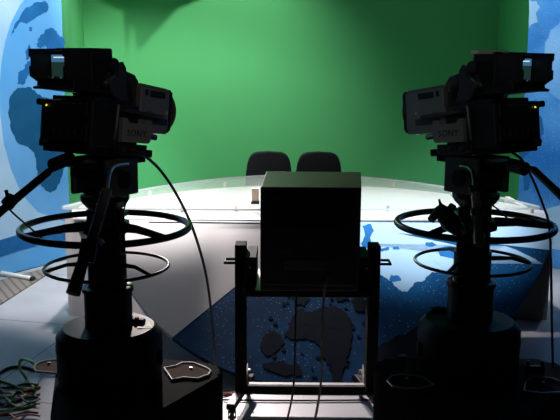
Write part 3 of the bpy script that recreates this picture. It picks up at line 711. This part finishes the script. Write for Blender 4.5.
# left rig: outer bar running out of frame, inner bar with grip
P = lambda x, y, Y: at(x, y, Y)
t, o3 = bar('pan_bar', 'black pan bar reaching out left from the left camera head', [P(84, 160.5, 2.72), P(66, 160, 2.62), P(48, 172, 2.52), P(-12, 222, 2.3)], (0.010, 0.013), (BLACKM, BLACKM))
MB().tube([P(70, 158, 2.64) - o3, P(53, 165, 2.55) - o3], 0.022, 12).build('clamp', BLACK, t)
MB().tube([P(13, 198, 2.38) - o3, P(7, 205, 2.36) - o3], 0.021, 10).tube([P(8, 198, 2.36) - o3, P(6, 190, 2.36) - o3], 0.006, 8).build('clamp', BLACK, t)
t, o3 = bar('pan_bar', 'grey-sleeved pan bar hanging down in front of the left pedestal', [P(128, 164, 2.62), P(112, 168, 2.5), P(107, 190, 2.42), P(89, 250, 2.28)], (0.0055, 0.016), (SILVER, GRIP))
MB().tube([P(90, 240, 2.28) - o3, P(86, 262, 2.26) - o3], 0.026, 12).build('zoom_control', BLACK, t)
MB().tube([P(84, 258, 2.26) - o3, P(73, 294, 2.2) - o3], [0.016, 0.021], 14).build('hand_grip', BLACKR, t)
MB().tube([P(98, 238, 2.27) - o3, P(103, 244, 2.27) - o3], 0.008, 8).build('thumb_lever', SILVER, t)
# right rig
t, o3 = bar('pan_bar', 'black pan bar reaching out right from the right camera head', [P(490, 168, 2.8), P(510, 166, 2.72), P(534, 170, 2.6), P(574, 208, 2.4)], (0.012, 0.013), (BLACKM, BLACKM))
MB().tube([P(511, 165, 2.70) - o3, P(525, 169, 2.64) - o3], 0.024, 12).build('clamp', BLACK, t)
t, o3 = bar('pan_bar', 'brass-coloured pan bar hanging straight down in front of the right pedestal', [P(461, 166, 2.72), P(472, 170, 2.6), P(475, 190, 2.5), P(479, 240, 2.4)], (0.007, 0.014), (BLACKM, BRASS))
MB().tube([P(474, 186, 2.5) - o3, P(475, 192, 2.5) - o3], 0.018, 12).build('collar', BLACK, t)
MB().tube([P(477, 209, 2.46) - o3, P(478, 216, 2.45) - o3], 0.021, 12).build('collar', BLACK, t)
MB().tube([P(479, 234, 2.41) - o3, P(479.5, 245, 2.38) - o3], 0.018, 14).build('end_cap', BRASS, t)
# zoom demand on the right rig
c = P(447, 219, 2.52)
t = thing('zoom_controller', 'black knobbly zoom controller clamped at the left side of the right steering ring', 'zoom controller', c)
R_ = lambda x, y, Y: P(x, y, Y) - c
MB().tube([R_(438, 207, 2.53), R_(442, 212, 2.52), R_(450, 222, 2.52), R_(460, 231, 2.54)], [0.018, 0.026, 0.032, 0.022], 14).build('controller_body', BLACK, t)
MB().tube([R_(441, 206, 2.52), R_(439, 199, 2.52)], [0.006, 0.003], 8).build('lever', BLACKM, t)
MB().tube([R_(437, 212, 2.52), R_(431, 220, 2.50)], 0.013, 10).build('grip_knob', BLACKR, t)
MB().tube([R_(449, 212, 2.52), R_(453, 205, 2.53)], [0.014, 0.012], 10).build('rocker_knob', BLACKR, t)
MB().tube([R_(460, 231, 2.54), R_(474, 224, 2.60)], 0.010, 10).build('mounting_arm', BLACKM, t)
MB().tube([R_(462, 232, 2.5), R_(466, 229, 2.5)], 0.013, 10).build('clamp_screw', GREY, t)
p = at(490, 54.5, 2.74)
o = MB().box((0, 0, 0), (0.12, 0.05, 0.012), rot=(0, 0, math.radians(20)), bev=0.003).build('paper_pad', PALEPAD, origin=None)
o.location = (p.x, 2.745, 1.797); tag(o, 'pale peach pad lying flat on top of the right camera viewfinder', 'pad')
# ------------------------------------------------------------------ monitor on cart
XM = at(306, 388, 3.9).x; YM = 3.9
mon_y0, mon_y1 = 3.66, 4.22
tl = at(260.5, 187, mon_y0); tr = at(361.5, 187.5, mon_y0); bl = at(263, 292, mon_y0)
bk = at(266, 170.5, mon_y1); bkr = at(361, 170.5, mon_y1)
z_t = tl.z; z_b = at(300, 292, mon_y0).z
mon = thing('floor_monitor', 'large black box monitor seen from behind on the cart before the desk', 'monitor', (XM, YM, z_b))
OM = Vector((XM, YM, z_b))
mb = MB()
h = z_t - z_b
ft = [(tl.x - XM, mon_y0 - YM), (tr.x - XM, mon_y0 - YM), (bkr.x - XM, mon_y1 - YM), (bk.x - XM, mon_y1 - YM)]
mb.prism(ft, 0.004, h, bev=0.006)
mb.build('cabinet', MTOP, mon)
w_ = tr.x - tl.x; mxc = (tl.x + tr.x) / 2 - XM
b_ = MB().box((mxc, mon_y0 - YM - 0.004, h * 0.5), (w_ * 0.9, 0.01, h * 0.86), bev=0.003).build('rear_panel', BLACK, mon)
mb = MB()
for i in range(9): mb.box((mxc, mon_y0 - YM - 0.011, h * 0.62 + 0.02 * i), (w_ * 0.7, 0.004, 0.006))
mb.build('vent_slats', BLACKM, b_)
MB().box((mxc - 0.12, mon_y0 - YM - 0.012, h * 0.40), (0.05, 0.006, 0.02)).box((mxc - 0.02, mon_y0 - YM - 0.012, h * 0.27), (0.2, 0.006, 0.05), bev=0.002).build('connector_plate', GREYD, b_)
MB().box(((bk.x + bkr.x) / 2 - XM, mon_y1 - YM + 0.006, h / 2), (bkr.x - bk.x - 0.04, 0.014, h - 0.05), bev=0.004).build('screen', LENSG, mon)
MB().box((bk.x - XM + 0.07, mon_y1 - YM - 0.025, h + 0.0008), (0.06, 0.008, 0.0012)).build('maker_plate', LABELY, mon)
# cart
cart = thing('monitor_cart', 'black wheeled metal cart carrying the big monitor', 'cart', (XM, YM, 0))
pL = at(241, 320, YM).x - XM; pR = at(372, 320, YM).x - XM
zp = at(240, 243, YM).z
zpb = at(240, 386, YM).z
for q, px_ in ((-1, pL), (1, pR)):
    post = MB().box((px_, 0, (zp + 0.10) / 2), (0.056, 0.11, zp - 0.10), bev=0.004).build('post', MATTE, cart)
    # carrying handle
    x0 = px_ + q * 0.028; zh = zp - 0.09
    MB().tube([(x0 - q * 0.005, -0.05, zh), (x0 + q * 0.05, -0.05, zh), (x0 + q * 0.05, 0.03, zh), (x0 - q * 0.005, 0.03, zh)], 0.007, 8).build('side_handle', BLACKM, cart)
    ft_ = MB().box((px_, -0.01, 0.095), (0.045, 0.42, 0.03), bev=0.004, rot=(0, 0, q * 0.2)).build('foot', MATTE, cart)
    MB().box((px_ + q * 0.029, -0.145, 0.1112), (0.04, 0.13, 0.002), rot=(0, 0, q * 0.2)).build('pale_strip', STRIP, ft_)
    MB().box((px_ - q * 0.028, 0.08, 0.14), (0.006, 0.10, 0.09), rot=(0.3, 0, 0)).build('brace', STRIP, ft_)
    for yy in (-0.18, 0.16):
        pz = px_; px_ = pz - q * yy * 0.2
        cs = MB().box((px_, yy, 0.07), (0.03, 0.05, 0.022), bev=0.003).tube([(px_ - 0.016, yy - 0.012, 0.035), (px_ + 0.016, yy - 0.012, 0.035)], 0.008, 8).box((px_ - 0.018, yy - 0.006, 0.05), (0.004, 0.03, 0.05)).box((px_ + 0.018, yy - 0.006, 0.05), (0.004, 0.03, 0.05)).build('caster', BLACKM, cart)
        MB().lathe([(0.02, -0.011), (0.03, -0.01), (0.034, -0.004), (0.034, 0.004), (0.03, 0.01), (0.02, 0.011)], (px_, yy - 0.012, 0.035), 20, M=Matrix.Rotation(PI / 2, 4, 'Y')).build('wheel', CGREY, cs)
        px_ = pz
    MB().tube([(px_ - q * 0.03, 0.16, 0.135), (px_ - q * 0.03 - q * 0.014, 0.16, 0.135)], 0.014, 12).box((px_ - q * 0.026, 0.16, 0.12), (0.012, 0.03, 0.05)).build('lock_bolt', SILVER, cart)
    # side bracket beside the monitor
    MB().box((px_ - q * 0.055, 0.0, z_b + 0.07), (0.054, 0.26, 0.14), bev=0.004).build('side_bracket', BLACKR, cart)
    MB().tube([(px_ - q * 0.05, -0.135, z_b + 0.09), (px_ - q * 0.05, -0.128, z_b + 0.09)], 0.006, 8).build('screw', SILVER, cart)
MB().box(((pL + pR) / 2, 0.0, 0.105), (pR - pL, 0.045, 0.045), bev=0.003).build('cross_rail', MATTE, cart)
MB().box(((pL + pR) / 2, 0.012, 0.1285), (pR - pL - 0.06, 0.03, 0.002)).build('pale_strip', STRIP, cart)
MB().box(((pL + pR) / 2, 0.0, z_b - 0.020), (pR - pL - 0.05, 0.42, 0.032), bev=0.004).build('tray', BLACKM, cart)
# ------------------------------------------------------------------ cables
def cable(label, pts, r, m, group=None, name='cable', k=10):
    pts = smooth_pts(pts, k); o3 = pts[0].copy()
    o = MB().tube([p - o3 for p in pts], r, 8).build(name, m); o.location = o3
    tag(o, label, 'cable', group); return o
def G(x, y, z=0.008): return at(x, y, Z=z)
cable('black cable drooping from the left camera down to the floor', [P(130, 150, 2.68), P(142, 154, 2.7), P(160, 170, 2.8), P(178, 197, 2.9), P(194, 232, 3.05), P(206, 275, 3.2), P(212, 320, 3.35), P(215, 360, 3.5), G(215.5, 398)], 0.0055, CBLACK)
cable('short black lead curving at the left camera connector', [P(131, 153, 2.66), P(143, 155, 2.7), P(151, 162, 2.74)], 0.003, CBLACK)
cable('thin black lead from the right camera running down beside the frame edge', [P(511, 152, 2.8), P(522, 160, 2.8), P(533, 180, 2.8), P(543, 205, 2.82), P(549, 225, 2.85), P(551, 262, 2.9)], 0.0045, CBLACK)
cable('dark red cable hanging from the right rig to the pedestal base', [P(551, 262, 2.9), P(551.5, 300, 2.9), P(552, 330, 2.9), P(553, 372, 2.93)], 0.005, CRED)
cable('thin black lead looping from the left pan bar', [P(2, 201, 2.34), P(14, 214, 2.36), P(28, 226, 2.5), P(44, 240, 2.55), P(40, 236, 2.6)], 0.003, CBLACK)
cable('thin black lead from the left head down behind the steering ring', [P(128, 192, 2.62), P(125, 206, 2.58), P(120, 222, 2.56), P(117, 238, 2.56), P(112, 246, 2.56), P(107, 240, 2.56)], 0.003, CBLACK)
cable('short black lead dropping from the right head', [P(492, 205, 2.7), P(500, 211, 2.66), P(510, 221, 2.62)], 0.003, CBLACK)
YMc = 3.62
cable('thin black cable hanging straight down under the monitor', [P(297, 285, YMc), P(295.5, 320, YMc), P(294.5, 370, YMc), P(292, 398, YMc - 0.02), P(286, 424, YMc - 0.05)], 0.005, CBLACK)
cable('grey cable hanging from the monitor back and curving left at the floor', [P(329, 276, YMc), P(325, 288, YMc - 0.02), P(322.5, 320, YMc), P(321.5, 372, YMc), P(319, 398, YMc - 0.02), P(314, 424, YMc - 0.05)], 0.006, CGREY)
cable('thin dark red cable looping on the floor behind the left cart post', [G(160, 372), G(205, 372), G(222, 362), G(236, 356), G(252, 355), G(262, 366), G(260, 377), G(250, 381)], 0.005, CRED)
cable('orange-red cable lying across the floor at the left cart foot', [G(200, 394), G(222, 393.5), G(238, 392), G(252, 392)], 0.006, CORANGE)
cable('brown-red cable running beside the cart foot', [G(200, 397), G(220, 396), G(240, 390), G(252, 386)], 0.005, CRED)
cable('thin black cable across the pale floor in front of the cart', [G(216, 399), G(232, 400), G(300, 400.5), G(375, 400)], 0.005, CBLACK)
grp = 'floor cables left of the left pedestal'
cable('bright green cable looping up beside the left pedestal base', [G(34, 388), G(26, 378), P(20, 368, 4.0), P(21, 360, 3.95), P(28, 360, 3.85), P(34, 364, 3.8), G(42, 372)], 0.008, CGREEN, grp)
cable('green cable lying just below the bright green loop', [G(-5, 380), G(8, 383), G(20, 388), G(36, 390)], 0.007, CGREEN, grp)
cable('green cable curling at the left frame edge on the floor', [G(-6, 402), G(2, 396), G(8, 400), G(18, 408), G(36, 404)], 0.007, CGREEN, grp)
cable('green cable nearest the bottom left corner', [G(-6, 412), G(10, 410), G(22, 406), G(36, 402)], 0.006, CGREEN, grp)
cable('orange-red cable snaking among the green cables', [G(-6, 386), G(4, 392), G(6, 398), G(14, 393), G(24, 391), G(40, 387)], 0.008, CORANGE, grp)
cable('dark red cable lying lowest on the bottom left floor', [G(-6, 416), G(14, 415), G(26, 412), G(38, 413)], 0.006, CRED, grp)
cable('black cable arching over the bottom left floor', [G(-8, 380), G(2, 371), G(12, 367), G(24, 367), G(34, 370)], 0.008, CBLACK, grp)
cable('black cable running level across the bottom left floor', [G(-6, 388), G(12, 387), G(26, 384), G(38, 385)], 0.007, CBLACK, grp)
cable('black cable nearest below the orange-red one', [G(-6, 406), G(10, 403), G(24, 398), G(38, 397)], 0.007, CBLACK, grp)
for k, (lab, m_, y0_, dy, r_) in enumerate((('thin pale green cable snaking in the middle of the left floor bundle', CGREEN, 394, 3, 0.004), ('thin dark red cable weaving just under the orange-red one', CRED, 396, -3, 0.005),
        ('thin black cable crossing under the green curl at the left frame edge', CBLACK, 400, 4, 0.005), ('thin grey cable lying straight across the left floor bundle', CGREY, 405, -2, 0.004), ('thin orange cable closest to the bottom left corner', CORANGE, 417, -3, 0.005))):
    cable(lab, [G(-8, y0_, 0.014), G(8, y0_ + dy, 0.014), G(18, y0_ - dy, 0.014), G(28, y0_ + dy * 0.7, 0.014), G(40, y0_ - 1, 0.014)], r_, m_, grp)
# hooks on the right pedestal base
for base, pts in ((rgR, None),):
    c = Vector((XR, YR, 0))
    mb = MB(); 
    a_ = at(527, 380, 2.83) - c; b2 = at(541, 380, 2.83) - c
    mb.box(((a_.x + b2.x) / 2, a_.y, 0.64), (abs(b2.x - a_.x) + 0.02, 0.02, 0.03), bev=0.003)
    mb.tube([(a_.x, a_.y, 0.617), (a_.x, a_.y, 0.675)], 0.007, 8); mb.tube([(b2.x, b2.y, 0.617), (b2.x, b2.y, 0.675)], 0.007, 8)
    mb.build('cable_bracket', BLACK, rgR)
    q = at(402, 380, 2.86) - c
    MB().tube([(q.x, q.y, 0.616), (q.x, q.y, 0.675)], 0.006, 8).lathe([(0.0, 0), (0.014, 0), (0.016, 0.006), (0.0, 0.008)], (q.x, q.y, 0.675), 16).build('release_pin', BLACK, rgR)
